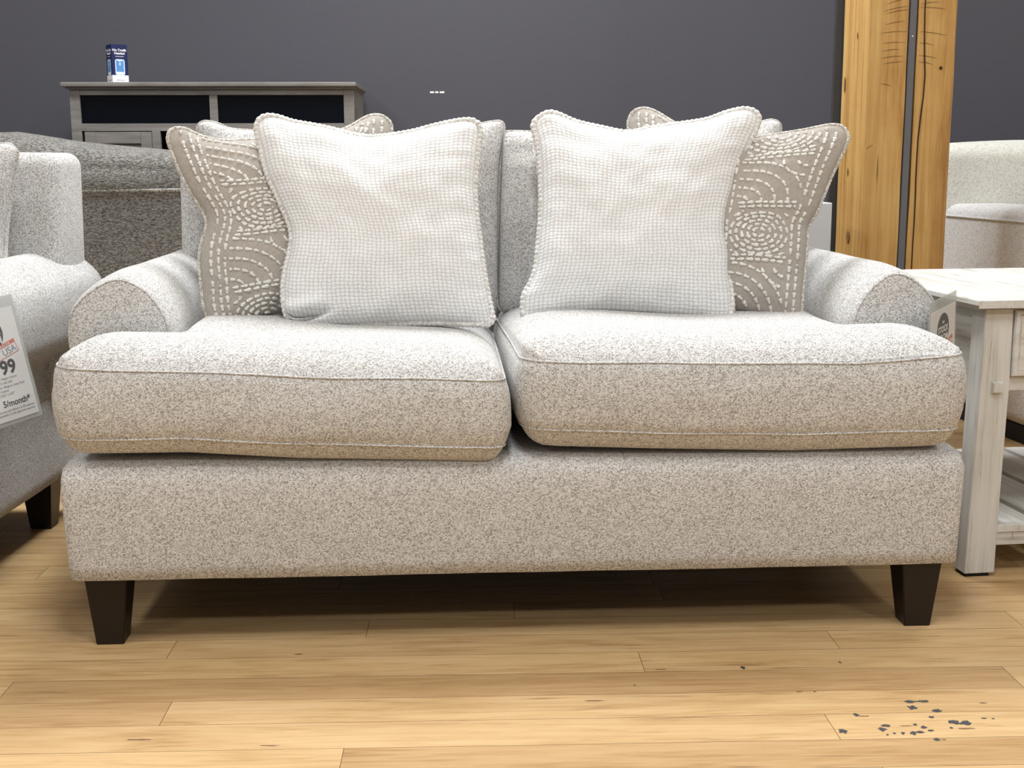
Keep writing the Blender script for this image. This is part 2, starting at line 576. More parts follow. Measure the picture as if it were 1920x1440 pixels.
SCUFFS = [(0.7192, 1.9444, 0.0114, 0.0051), (0.7401, 1.9456, 0.0096, 0.0041), (0.7141, 1.9218, 0.0078, 0.0070), (0.7495, 1.9082, 0.0077, 0.0075), (0.6155, 1.8974, 0.0043, 0.0063), (0.5764, 1.8409, 0.0066, 0.0078), (0.7614, 1.8661, 0.0076, 0.0076), (0.7785, 1.8616, 0.0093, 0.0085), (0.7074, 1.8490, 0.0050, 0.0047), (0.6398, 1.8441, 0.0067, 0.0074), (0.6499, 1.8570, 0.0075, 0.0038), (0.6420, 1.8252, 0.0025, 0.0027), (0.6678, 1.8298, 0.0033, 0.0037), (0.6546, 1.8303, 0.0025, 0.0029), (0.6836, 1.8292, 0.0058, 0.0055), (0.6964, 1.8324, 0.0050, 0.0044), (0.7119, 1.8059, 0.0049, 0.0040), (0.7331, 1.8849, 0.0043, 0.0039), (0.6973, 1.8590, 0.0034, 0.0038), (0.7142, 1.8374, 0.0042, 0.0028), (0.7502, 1.8454, 0.0033, 0.0028), (0.8150, 1.8777, 0.0042, 0.0023), (0.8290, 1.8762, 0.0025, 0.0017), (0.4744, 2.0969, 0.0037, 0.0059)]
BROWN_SCUFFS = [(0.7711, 1.8427, 0.0133, 0.0026), (0.6262, 1.8930, 0.0077, 0.0018), (0.7234, 1.8055, 0.0033, 0.0018), (0.8366, 1.9356, 0.0061, 0.0020), (0.5483, 1.9916, 0.0063, 0.0019), (0.6515, 2.1139, 0.0028, 0.0048), (0.2023, 1.9689, 0.0141, 0.0017), (0.6826, 1.8557, 0.0117, 0.0013), (-0.5167, 1.8538, 0.0231, 0.0022), (0.5724, 1.9906, 0.0027, 0.0021), (-0.3118, 1.8259, 0.0147, 0.0016), (0.2746, 2.0288, 0.0018, 0.0044), (0.3301, 2.0955, 0.0112, 0.0019), (-0.3149, 2.1897, 0.0097, 0.0020)]

build_floor()
structure(box('wall_back', -6.0, 6.0, 5.5, 5.6, 0, 3.45, M['wall'], bevel=0))
structure(box('wall_left', -6.1, -6.0, -4.2, 5.6, 0, 3.45, M['wall_other'], bevel=0))
structure(box('wall_right', 6.0, 6.1, -4.2, 5.6, 0, 3.45, M['wall_other'], bevel=0))
structure(box('wall_front', -6.1, 6.1, -4.3, -4.2, 0, 3.45, M['wall_other'], bevel=0))
structure(box('ceiling', -6.1, 6.1, -4.3, 5.6, 3.45, 3.55, M['ceiling'], bevel=0))
structure(box('baseboard_back', -6.0, 6.0, 5.485, 5.5, 0, 0.1, M['wall'], bevel=0.002))
# three short strips of tape left on the back wall
for (x, w, which) in ((-0.152, 0.017, 'left'), (-0.132, 0.013, 'middle'), (-0.110, 0.020, 'right')):
    o = box('tape_strip', x - w / 2, x + w / 2, 5.4985, 5.5, 1.1585, 1.166, M['tape'], bevel=0)
    tag(o, 'short white tape strip on the plum grey wall, %s one of three' % which, 'tape', 'tape strips on the back wall')

# ------------------------------------------------------------------ upholstery builders
def seat_cushion(parent, poly, radii, centre, zt, zb, dome=0.05, belly=0.03, seed=0):
    # the crown ignores the notch beside the arm: foam stays plump against it
    px = [q[0] for q in poly]
    crown = even(np.array([(min(px), poly[0][1]), (max(px), poly[0][1]), (max(px), 0.8), (min(px), 0.8)], float), 120)
    ring = rounded_poly(poly, radii, 200)
    nxt, prv = np.roll(ring, -1, 0), np.roll(ring, 1, 0)
    tng = nxt - prv
    tng /= np.linalg.norm(tng, axis=1)[:, None]
    nrm = np.stack([tng[:, 1], -tng[:, 0]], 1)
    c = np.array(centre, float)
    def wob(p, z):
        return noise.noise(Vector((p[0] * 5 + seed * 7.3, p[1] * 5, z * 5)))
    def dist(pts, loop):
        out = np.full(len(pts), 9.0)
        for i in range(len(loop)):
            a, b = loop[i - 1], loop[i]
            ab = b - a
            t = np.clip(((pts - a) @ ab) / (ab @ ab), 0, 1)
            out = np.minimum(out, np.linalg.norm(pts - (a + t[:, None] * ab), axis=1))
        return out
    rings = []
    fr = [0.06, 0.2, 0.36, 0.52, 0.66, 0.77, 0.85, 0.91, 0.945, 0.965, 0.98, 0.988, 0.994]
    for f in fr:
        p = c + (ring - c) * f
        d = dist(p, ring)
        z = np.array([zb(x) for x in p[:, 0]]) - belly * (1 - np.exp(-d / 0.016))
        rings.append(np.column_stack([p, z]))
    zbr = np.array([zb(x) + 0.003 * wob((x, y), 0.2) for x, y in ring])
    ztr = np.array([zt(x) + 0.003 * wob((x, y), 0.9) for x, y in ring])
    rings.append(np.column_stack([ring, zbr]))
    for s in (0.06, 0.15, 0.28, 0.42, 0.58, 0.72, 0.85, 0.94):
        off = 0.013 * math.sin(PI * s) ** 0.6
        w = np.array([0.003 * wob(q, s) for q in ring])
        p = ring + nrm * (off + w[:, None])
        rings.append(np.column_stack([p, zbr + (ztr - zbr) * s]))
    rings.append(np.column_stack([ring, ztr]))
    for f in fr[::-1]:
        p = c + (ring - c) * f
        d = np.minimum(dist(p, crown), dist(p, ring) * 6)
        w = np.array([wob(q, 2.0) for q in p])
        z = np.array([zt(x) for x in p[:, 0]]) + dome * (1 - np.exp(-d / 0.036)) + 0.006 * w * np.minimum(d / 0.1, 1)
        rings.append(np.column_stack([p, z]))
    V, F = loft(rings)
    o = mesh_obj('seat_cushion', V, F, M['boucle'], parent)
    for zz, nm in ((ztr, 'top_welt'), (zbr, 'bottom_welt')):
        V, F = tube(np.column_stack([ring + nrm * 0.0012, zz]), 0.0019, True, 8)
        mesh_obj(nm, V, F, M['boucle'], o)
    return o

def sofa_arm(parent, side, half, out, inner, top, y0, y1, base_z=0.335):
    """sock-rolled arm: outline in x-z swept from the rounded front panel to the back"""
    w = out - inner
    prof = [(inner + 0.004, base_z), (inner - 0.002, 0.47), (inner, 0.555), (inner + 0.016, 0.61), (inner + 0.05, top - 0.022), (inner + 0.48 * w, top),
            (inner + 0.72 * w, top - 0.018), (out - 0.012, top - 0.06), (out, top - 0.105), (out - 0.003, top - 0.155), (out - 0.018, top - 0.205), (half - 0.002, 0.42), (half - 0.004, base_z)]
    pr = resample(prof, 70)
    base = resample([prof[-1], prof[0]], 14)
    ring = np.vstack([pr, base[1:-1]])
    c = np.array([(inner + out) / 2, 0.54])
    rings = []
    for f, y in ((0.1, y0 - 0.010), (0.3, y0 - 0.0095), (0.5, y0 - 0.008), (0.7, y0 - 0.005), (0.82, y0 - 0.001), (0.88, y0 + 0.002), (0.895, y0 + 0.004), (0.905, y0 + 0.004), (0.93, y0 + 0.009), (0.96, y0 + 0.022), (0.985, y0 + 0.042), (1.0, y0 + 0.075)):
        q = c + (ring - c) * f
        rings.append(np.column_stack([q[:, 0] * side, np.full(len(q), y), q[:, 1]]))
    for y in np.linspace(y0 + 0.12, y1, 14):
        wv = np.array([0.003 * noise.noise(Vector((a * 6, y * 5, b * 6))) for a, b in ring])
        q = ring + (ring - c) / np.linalg.norm(ring - c, axis=1)[:, None] * wv[:, None]
        rings.append(np.column_stack([q[:, 0] * side, np.full(len(q), y), q[:, 1]]))
    V, F = loft(rings)
    if side > 0:
        F = [f[::-1] for f in F]
    o = mesh_obj('arm', V, F, M['boucle'], parent)
    q = c + (pr - c) * 0.9
    V, F = tube(np.column_stack([q[:, 0] * side, np.full(len(q), y0 + 0.0032), q[:, 1]]), 0.0018, False, 6)
    mesh_obj('arm_welt', V, F, M['boucle'], o)
    return o

def sofa_leg(parent, side, y, rear=False):
    bm = bmesh.new()
    x0, x1 = 0.720, 0.797
    lo = [(0.735, y, 0), (0.785, y, 0), (0.785, y + 0.05, 0), (0.735, y + 0.05, 0)]
    hi = [(x0, y - 0.012, 0.135), (x1, y - 0.012, 0.135), (x1, y + 0.066, 0.135), (x0, y + 0.066, 0.135)]
    v = [bm.verts.new((p[0] * side, p[1], p[2])) for p in lo + hi]
    for q in ((0, 1, 2, 3), (4, 5, 6, 7), (0, 1, 5, 4), (1, 2, 6, 5), (2, 3, 7, 6), (3, 0, 4, 7)):
        bm.faces.new([v[i] for i in q])
    bmesh.ops.recalc_face_normals(bm, faces=bm.faces)
    bmesh.ops.bevel(bm, geom=list(bm.edges), offset=0.0015, segments=2, affect='EDGES')
    return bm_obj('leg', bm, M['leg'], parent)

def make_sofa(root, half=0.832, out=0.846, out_right=None, inner=0.640, top=0.676, back=(-0.735, 0.712), back_top=0.905, back_y=0.66):
    # base rail: narrows slightly to the floor, rounded top edge, hem at the bottom
    rings = []
    def rr(h, y0, r, z):
        p = rounded_poly([(-h, y0), (h, y0), (h, 0.985), (-h, 0.985)], [r] * 4, 220)
        w = np.array([0.0025 * noise.noise(Vector((a * 7, b * 7, z * 9))) for a, b in p])
        return np.column_stack([p * (1 + w[:, None] * 0.5), np.full(len(p), z) + w * 0.6])
    k = half - 0.832
    for h, y0, r, z in ((0.80, 0.01, 0.02, 0.132), (0.818, -0.020, 0.02, 0.130), (0.822, -0.028, 0.022, 0.133), (0.824, -0.031, 0.025, 0.16), (0.827, -0.034, 0.028, 0.22), (0.829, -0.035, 0.03, 0.28),
                        (0.830, -0.033, 0.034, 0.315), (0.828, -0.027, 0.04, 0.333), (0.819, -0.014, 0.05, 0.345), (0.80, 0.01, 0.05, 0.350)):
        rings.append(rr(h + k, y0, r, z))
    V, F = loft(rings)
    mesh_obj('base', V, F, M['boucle'], root)
    box('dust_cover', -0.80 - k, 0.80 + k, 0.012, 0.96, 0.126, 0.1315, M['dust_cover'], root, bevel=0)
    sofa_arm(root, -1, half, out, inner, top, 0.125, 0.93)
    sofa_arm(root, 1, min(half, (out_right or out) - 0.004), out_right or out, inner, top, 0.125, 0.93)
    def lean(q):
        q = q.copy()
        q[1] += 0.10 * (q[2] - 0.36) * (1 - 0.65 * (q[1] - back_y) / 0.28)
        return q
    soft_box('back_frame', back[0], back[1], back_y - 0.02, 0.94, 0.34, back_top, 0.035, M['boucle'], root, 0.006, 12, 5, lean)
    for s in (-1, 1):
        sofa_leg(root, s, 0.0)
        sofa_leg(root, s, 0.80)

def lerp(pts):
    xs, zs = zip(*pts)
    return lambda x: float(np.interp(x, xs, zs))

# ------------------------------------------------------------------ loveseat
LOVE = (0.0905, 2.268, 0.0)
LOVE_ROT = R(1.29)
loveseat = thing('loveseat', 'oatmeal speckled two-cushion loveseat with rolled arms on dark tapered legs, in the foreground', 'loveseat', LOVE, LOVE_ROT)
make_sofa(loveseat, out_right=0.829)
seat_cushion(loveseat, [(-0.822, -0.048), (-0.030, -0.048), (-0.028, 0.62), (-0.634, 0.62), (-0.634, 0.108), (-0.822, 0.108)],
             [0.06, 0.035, 0.04, 0.04, 0.02, 0.05], (-0.40, 0.10),
             lerp([(-0.83, 0.526), (-0.62, 0.517), (-0.3, 0.502), (-0.03, 0.494)]), lerp([(-0.83, 0.398), (-0.6, 0.398), (-0.4, 0.384), (-0.2, 0.378), (-0.03, 0.372)]), 0.055, 0.037, 1)
seat_cushion(loveseat, [(0.002, -0.042), (0.808, -0.048), (0.808, 0.108), (0.634, 0.108), (0.634, 0.62), (-0.018, 0.62)],
             [0.06, 0.05, 0.05, 0.02, 0.04, 0.05], (0.40, 0.10),
             lerp([(0.0, 0.527), (0.3, 0.52), (0.6, 0.518), (0.81, 0.531)]), lerp([(0.0, 0.405), (0.25, 0.395), (0.5, 0.388), (0.81, 0.394)]), 0.05, 0.042, 2)

# ------------------------------------------------------------------ pillows
# seam outlines of the pillows (metres, in each pillow's own plane): yaw, tilt, base point, four sides
SHAPES = {
'white_left': (0, 17, (-0.245, 0.285, 0.555), [
  [(-0.266,0.421),(-0.259,0.429),(-0.245,0.433),(-0.224,0.43),(-0.194,0.42),(-0.151,0.412),(-0.111,0.403),(-0.078,0.393),(-0.046,0.388),(-0.006,0.39),(0.048,0.399),(0.085,0.409),(0.122,0.418),(0.151,0.423),(0.171,0.423),(0.184,0.416)],
  [(0.184,0.416),(0.187,0.397),(0.181,0.351),(0.174,0.284),(0.176,0.228),(0.181,0.183),(0.19,0.106),(0.197,0.061),(0.204,0.025),(0.207,0.009)],
  [(0.207,0.009),(0.199,-0.001),(0.186,-0.002),(0.152,-0.001),(0.081,0.003),(-0.026,-0),(-0.098,-0.003),(-0.151,-0.004),(-0.183,0),(-0.199,0.011)],
  [(-0.199,0.011),(-0.208,0.025),(-0.213,0.062),(-0.21,0.105),(-0.199,0.156),(-0.197,0.189),(-0.204,0.215),(-0.223,0.26),(-0.245,0.311),(-0.259,0.367),(-0.268,0.403),(-0.266,0.421)]]),
'white_right': (-3, 17, (0.245, 0.33, 0.555), [
  [(-0.188,0.428),(-0.166,0.441),(-0.145,0.439),(-0.104,0.421),(-0.055,0.409),(0.002,0.398),(0.047,0.406),(0.109,0.415),(0.171,0.425),(0.212,0.44),(0.246,0.448),(0.266,0.446),(0.276,0.44)],
  [(0.276,0.44),(0.281,0.431),(0.277,0.412),(0.258,0.374),(0.234,0.323),(0.221,0.273),(0.207,0.223),(0.204,0.181),(0.209,0.144),(0.208,0.103),(0.213,0.058),(0.215,0.025),(0.213,0.012)],
  [(0.213,0.012),(0.206,0.003),(0.182,0.001),(0.121,0.005),(0.041,0.011),(-0.04,0.015),(-0.12,0.013),(-0.181,0.007),(-0.211,0.006),(-0.216,0.011)],
  [(-0.216,0.011),(-0.218,0.018),(-0.215,0.051),(-0.2,0.079),(-0.19,0.112),(-0.184,0.166),(-0.179,0.228),(-0.179,0.291),(-0.183,0.354),(-0.189,0.388),(-0.194,0.413),(-0.188,0.428)]]),
'pattern_left': (16, 17, (-0.37, 0.385, 0.555), [
  [(-0.301,0.402),(-0.29,0.408),(-0.27,0.407),(-0.252,0.398),(-0.226,0.387),(-0.188,0.382),(-0.127,0.384),(-0.061,0.384),(0.008,0.392),(0.067,0.411),(0.109,0.434),(0.131,0.44),(0.148,0.437),(0.161,0.427)],
  [(0.161,0.427),(0.165,0.412),(0.159,0.382),(0.142,0.317),(0.127,0.223),(0.121,0.13),(0.117,0.038),(0.11,0.009)],
  [(0.11,0.009),(0.094,-0.002),(0.021,0.007),(-0.046,0.015),(-0.101,0.015),(-0.17,0.006),(-0.216,-0.003),(-0.234,-0.005),(-0.244,0)],
  [(-0.244,0),(-0.253,0.008),(-0.259,0.035),(-0.26,0.076),(-0.261,0.121),(-0.256,0.158),(-0.243,0.195),(-0.241,0.219),(-0.251,0.243),(-0.267,0.272),(-0.285,0.314),(-0.298,0.354),(-0.305,0.384),(-0.301,0.402)]]),
'pattern_right': (-16, 17, (0.375, 0.385, 0.555), [
  [(-0.139,0.441),(-0.128,0.451),(-0.107,0.454),(-0.081,0.444),(-0.037,0.418),(0.021,0.398),(0.078,0.388),(0.121,0.385),(0.163,0.392),(0.202,0.398),(0.237,0.404),(0.281,0.413),(0.303,0.412),(0.314,0.405)],
  [(0.314,0.405),(0.321,0.39),(0.319,0.373),(0.305,0.339),(0.291,0.306),(0.279,0.272),(0.262,0.225),(0.246,0.196),(0.245,0.168),(0.244,0.135),(0.242,0.092),(0.24,0.052),(0.238,0.013),(0.233,0)],
  [(0.233,0),(0.226,-0.007),(0.206,-0.006),(0.168,0.002),(0.12,0.009),(0.06,0.012),(-0.018,0.008),(-0.097,-0.001),(-0.114,0.003)],
  [(-0.114,0.003),(-0.123,0.022),(-0.114,0.103),(-0.107,0.197),(-0.118,0.292),(-0.132,0.363),(-0.143,0.416),(-0.139,0.441)]]),
'back_left': (0, 10, (-0.255, 0.535, 0.54), [
  [(-0.413,0.425),(-0.406,0.431),(-0.392,0.432),(-0.367,0.426),(-0.345,0.416),(-0.288,0.411),(-0.195,0.405),(-0.032,0.403),(0.086,0.407),(0.168,0.418),(0.21,0.427),(0.234,0.431),(0.248,0.432),(0.255,0.428)],
  [(0.255,0.428),(0.258,0.416),(0.252,0.373),(0.245,0.313),(0.242,0.235),(0.24,0.156),(0.239,0.077),(0.235,0.02),(0.23,-0)],
  [(0.23,-0),(0.216,-0.012),(0.081,-0.008),(-0.154,-0.006),(-0.328,-0.005),(-0.386,0.001),(-0.395,0.008)],
  [(-0.395,0.008),(-0.401,0.025),(-0.394,0.113),(-0.397,0.23),(-0.405,0.335),(-0.414,0.4),(-0.417,0.414),(-0.413,0.425)]]),
'back_right': (0, 10, (0.255, 0.535, 0.54), [
  [(-0.253,0.405),(-0.243,0.409),(-0.182,0.408),(-0.068,0.405),(0.111,0.406),(0.232,0.412),(0.293,0.42),(0.321,0.428),(0.347,0.434),(0.361,0.432)],
  [(0.361,0.432),(0.37,0.423),(0.37,0.404),(0.361,0.332),(0.351,0.224),(0.348,0.128),(0.346,0.032),(0.342,0.008)],
  [(0.342,0.008),(0.324,-0.006),(0.167,-0.005),(-0.014,-0),(-0.193,-0.001),(-0.24,0),(-0.26,0.009)],
  [(-0.26,0.009),(-0.271,0.026),(-0.271,0.109),(-0.267,0.227),(-0.262,0.322),(-0.258,0.387),(-0.253,0.405)]]),
}


def edge_profile(t, p):
    return (1 - np.abs(2 * t - 1) ** p)

class Pillow:
    def __init__(self, sides, thick, back=0.8, power=2.6, expo=0.55, seed=0, wrinkle=0.004, N=56, tuck=False):
        self.N = N
        self.tuck = tuck
        self.T, self.R, self.B, self.L = [resample(s, 120) for s in sides]
        self.thick, self.back, self.power, self.expo, self.seed, self.wr = thick, back, power, expo, seed, wrinkle
    @staticmethod
    def at(C, t):
        k = np.linspace(0, 1, len(C))
        return np.stack([np.interp(t, k, C[:, i]) for i in range(2)], -1)
    def flat(self, u, v):
        T, B = self.at(self.T, u), self.at(self.B, 1 - u)
        L, Rr = self.at(self.L, v), self.at(self.R, 1 - v)
        bl, br, tl, tr = self.B[-1], self.B[0], self.T[0], self.T[-1]
        u_, v_ = u[..., None], v[..., None]
        return (1 - v_) * B + v_ * T + (1 - u_) * L + u_ * Rr - ((1 - u_) * (1 - v_) * bl + u_ * (1 - v_) * br + (1 - u_) * v_ * tl + u_ * v_ * tr)
    def height(self, u, v):
        g = edge_profile(u, self.power) * edge_profile(v, self.power)
        w = self.thick * np.maximum(g, 0) ** self.expo
        ed = np.minimum(np.minimum(u, 1 - u), np.minimum(v, 1 - v))
        env = np.clip(ed / 0.06, 0, 1)
        wr = np.array([noise.noise(Vector((a * 5 + self.seed * 3.1, b * 5, self.seed))) + 0.6 * noise.noise(Vector((a * 11 + self.seed, b * 11, 2.0))) for a, b in zip(u.ravel(), v.ravel())]).reshape(u.shape)
        # puckers running in from the seam
        pk = np.array([noise.noise(Vector((a * 22 + self.seed, b * 3, 5.0))) * math.exp(-min(b, 1 - b) / 0.07) + noise.noise(Vector((a * 3, b * 22 + self.seed, 9.0))) * math.exp(-min(a, 1 - a) / 0.07) for a, b in zip(u.ravel(), v.ravel())]).reshape(u.shape)
        if self.tuck:
            # crumpled lower left corner: a sharp fold with a roll above it
            f = np.clip((0.24 - u) / 0.1, 0, 1)
            line = v - 0.02 - 0.22 * u
            w = w - 0.030 * f * np.exp(-(line / 0.013) ** 2) + 0.012 * f * np.exp(-((line - 0.045) / 0.03) ** 2)
        return w + self.wr * env * (1.3 * wr + 1.2 * pk)
    def surf(self, u, v, lift=0.0):
        f = self.flat(u, v)
        return np.concatenate([f, (self.height(u, v) + lift)[..., None]], -1)
    def build(self, name, mat, parent, uvsize=0.48):
        N = self.N
        k = 0.5 - 0.5 * np.cos(np.linspace(0, PI, N + 1))
        k = 0.55 * k + 0.45 * np.linspace(0, 1, N + 1)
        U, W = np.meshgrid(k, k, indexing='ij')
        f = self.surf(U, W)
        edge = (U <= 0) | (U >= 1) | (W <= 0) | (W >= 1)
        f[edge, 2] = 0
        b = f.copy()
        b[..., 2] = -self.back * f[..., 2]
        V = np.vstack([f.reshape(-1, 3), b.reshape(-1, 3)])
        uv = np.stack([U, W], -1).reshape(-1, 2) * uvsize
        uv = np.vstack([uv, uv + np.array([2.0, 0])])
        n, off = N + 1, (N + 1) ** 2
        ids = np.arange(off).reshape(n, n)
        bid = np.where(edge, ids, ids + off)
        F = []
        for i in range(N):
            for j in range(N):
                F.append((ids[i, j], ids[i + 1, j], ids[i + 1, j + 1], ids[i, j + 1]))
                F.append((bid[i, j], bid[i, j + 1], bid[i + 1, j + 1], bid[i + 1, j]))
        used = sorted({int(x) for q in F for x in q})
        mp = {x: i for i, x in enumerate(used)}
        return mesh_obj(name, V[used], [tuple(mp[int(x)] for x in q) for q in F], mat, parent, uvs=uv[used])
    def outline(self, n):
        P = np.vstack([self.T[:-1], self.R[:-1], self.B[:-1], self.L[:-1]])
        return np.column_stack([even(P, n), np.zeros(n)])

def pillow_root(key, name, label, cat, base=None, base_rot=None):
    yaw, tilt, p0, sides = SHAPES[key]
    o = bpy.data.objects.new(name, None)
    o.empty_display_size = 0.1
    a, t = R(yaw), R(tilt)
    e1 = Vector((math.cos(a), math.sin(a), 0))
    e2 = Vector((-math.sin(a) * math.sin(t), math.cos(a) * math.sin(t), math.cos(t)))
    n = e1.cross(e2)
    m = Matrix(((e1.x, e2.x, n.x, p0[0]), (e1.y, e2.y, n.y, p0[1]), (e1.z, e2.z, n.z, p0[2]), (0, 0, 0, 1)))
    o.matrix_world = Matrix.Translation(base or LOVE) @ Matrix.Rotation(LOVE_ROT if base_rot is None else base_rot, 4, 'Z') @ m
    link(o)
    return tag(o, label, cat), sides

def waffle_pillow(key, label, seed):
    root, sides = pillow_root(key, 'throw_pillow', label, 'pillow')
    p = Pillow(sides, 0.070, 0.75, 2.4, 0.55, seed, 0.0045, 84, key == 'white_left')
    p.build('cover', M['waffle'], root)
    n = 1500
    P = p.outline(n)
    beads = 0.0062 * (1 + 0.28 * np.abs(np.sin(np.linspace(0, PI * 176, n))))
    V, F = tube(P, beads, True, 8)
    mesh_obj('piping', V, F, M['waffle_piping'], root)
    root['group'] = 'white waffle pillows on the loveseat'

def stitches(p, seed):
    """raised dashes of cream thread: upright rows, level rows and nested arcs"""
    r = random.Random(seed)
    lines = []
    def line(a, b, n=40):
        lines.append([(a[0] + (b[0] - a[0]) * t, a[1] + (b[1] - a[1]) * t) for t in np.linspace(0, 1, n)])
    def arc(cx, cy, rx, ry, a0, a1, box_, n=60):
        cur = []
        for t in np.linspace(a0, a1, n):
            q = (cx + rx * math.cos(t), cy + ry * math.sin(t))
            if box_[0] <= q[0] <= box_[1] and box_[2] <= q[1] <= box_[3]:
                cur.append(q)
            else:
                if len(cur) > 3:
                    lines.append(cur)
                cur = []
        if len(cur) > 3:
            lines.append(cur)
    cols = ((0.02, 0.10), (0.145, 0.485), (0.56, 0.88), (0.935, 0.99))
    for u in (0.055, 0.092, 0.125, 0.505, 0.540, 0.905, 0.945):
        y = 0.02
        while y < 0.97:
            L = r.uniform(0.16, 0.30)
            line((u, y), (u, min(0.98, y + L)))
            y += L + 0.012
    for ci, (a, b) in enumerate(cols[1:3]):
        h = 0.255
        y = -0.13 + 0.12 * ci
        flip = ci
        while y < 1.0:
            bx = (a, b, max(0.015, y), min(0.985, y + h))
            cx = (a + b) / 2
            if flip % 2 == 0:
                for q in (0.2, 0.4, 0.6, 0.8, 1.0):
                    arc(cx, y + h / 2, (b - a) / 2 * q, h / 2 * q * 0.86, 0, 2 * PI, bx)
                for (px, py) in ((a, y), (b, y), (a, y + h), (b, y + h)):
                    arc(px, py, 0.05, 0.035, 0, 2 * PI, bx, 40)
            else:
                for q in (0.2, 0.4, 0.6, 0.8, 1.0):
                    arc(a, y, (b - a) * q * 1.05, h * q, 0, PI / 2, bx)
                    if q < 0.6:
                        arc(b, y + h, (b - a) * q, h * q, PI, 1.5 * PI, bx)
            if bx[2] > 0.02:
                for dy in (0.0, 0.022):
                    line((a, bx[2] + dy - 0.011), (b, bx[2] + dy - 0.011))
            flip += 1
            y += h + 0.03
    V, F = [], []
    for ln in lines:
        P = np.array(ln)
        S = p.surf(np.clip(P[:, 0], 0.004, 0.996), np.clip(P[:, 1], 0.004, 0.996), 0.0004)
        s = np.concatenate([[0], np.cumsum(np.linalg.norm(np.diff(S, axis=0), axis=1))])
        d = r.uniform(0, 0.01)
        while d < s[-1] - 0.004:
            L = r.uniform(0.010, 0.016)
            e = min(d + L, s[-1])
            ks = np.linspace(d, e, 5)
            pts = np.stack([np.interp(ks, s, S[:, i]) for i in range(3)], 1)
            big = 0.0038 * r.uniform(0.85, 1.2)
            v, f = tube(pts, np.array([0.35, 0.75, 0.8, 1.15, 0.6]) * big, False, 6)
            o = len(V)
            V += list(v)
            F += [tuple(i + o for i in q) for q in f]
            d = e + r.uniform(0.0022, 0.0045)
    return V, F

def patterned_pillow(key, label, seed):
    root, sides = pillow_root(key, 'throw_pillow', label, 'pillow')
    p = Pillow(sides, 0.062, 0.8, 2.4, 0.55, seed, 0.004, 60)
    p.build('cover', M['linen'], root)
    V, F = stitches(p, seed)
    mesh_obj('embroidery', V, F, M['thread'], root)
    n = 900
    V, F = tube(p.outline(n), 0.0042 * (1 + 0.16 * np.abs(np.sin(np.linspace(0, PI * 190, n)))), True, 8)
    mesh_obj('piping', V, F, M['linen_piping'], root)
    root['group'] = 'taupe embroidered pillows on the loveseat'

def back_cushion(key, label, seed, base=None, base_rot=None, group='loose back cushions of the loveseat'):
    root, sides = pillow_root(key, 'back_cushion', label, 'cushion', base, base_rot)
    p = Pillow(sides, 0.085, 0.8, 3.2, 0.5, seed, 0.004, 44)
    p.build('cover', M['boucle'], root)
    V, F = tube(p.outline(400), 0.003, True, 6)
    mesh_obj('welt', V, F, M['boucle_welt'], root)
    if group:
        root['group'] = group

waffle_pillow('white_left', 'white waffle-weave pillow with one crumpled bottom corner, left of the seat gap', 1)
waffle_pillow('white_right', 'white waffle-weave pillow with flared corners on the right-hand seat cushion', 2)
patterned_pillow('pattern_left', 'taupe pillow with cream dashed embroidery behind the left white waffle pillow', 3)
patterned_pillow('pattern_right', 'taupe pillow with cream dashed embroidery in front of the timber posts', 4)
back_cushion('back_left', 'oatmeal back cushion behind the left pillows, corners showing on both sides', 5)
back_cushion('back_right', 'oatmeal back cushion behind the right pillows, flat edge bare at the loveseat centre', 6)

# ------------------------------------------------------------------ neighbouring sofa on the left
SIDE = (-1.843, 2.25, 0.0)
side_sofa = thing('sofa', 'oatmeal speckled sofa beside the loveseat at the left edge, price tag on its arm', 'sofa', SIDE, R(-2.7))
make_sofa(side_sofa, half=0.832, out=0.905, inner=0.690, top=0.672, back=(-0.87, 0.862), back_top=0.90, back_y=0.745)
seat_cushion(side_sofa, [(-0.822, -0.048), (-0.012, -0.048), (-0.012, 0.70), (-0.684, 0.70), (-0.684, 0.108), (-0.822, 0.108)],
             [0.06, 0.035, 0.04, 0.04, 0.02, 0.05], (-0.40, 0.10), lambda x: 0.52, lambda x: 0.395, 0.05, 0.03, 3)
seat_cushion(side_sofa, [(0.002, -0.048), (0.815, -0.048), (0.815, 0.108), (0.684, 0.108), (0.684, 0.70), (0.002, 0.70)],
             [0.035, 0.06, 0.05, 0.02, 0.04, 0.04], (0.40, 0.10), lambda x: 0.52, lambda x: 0.395, 0.05, 0.03, 4)
SHAPES['side_back'] = (0, 7, (0.52, 0.60, 0.545), [
    [(-0.33, 0.36), (-0.29, 0.372), (-0.1, 0.36), (0.1, 0.362), (0.275, 0.376), (0.305, 0.365)],
    [(0.305, 0.365), (0.31, 0.35), (0.295, 0.27), (0.278, 0.18), (0.27, 0.08), (0.27, 0.02)],
    [(0.27, 0.02), (0.25, 0.0), (0.0, -0.005), (-0.29, 0.0), (-0.31, 0.015)],
    [(-0.31, 0.015), (-0.32, 0.03), (-0.315, 0.2), (-0.335, 0.34), (-0.33, 0.36)]])
back_cushion('side_back', 'oatmeal back cushion on the neighbouring sofa, cut by the left edge', 7, SIDE, R(-2.7), None)

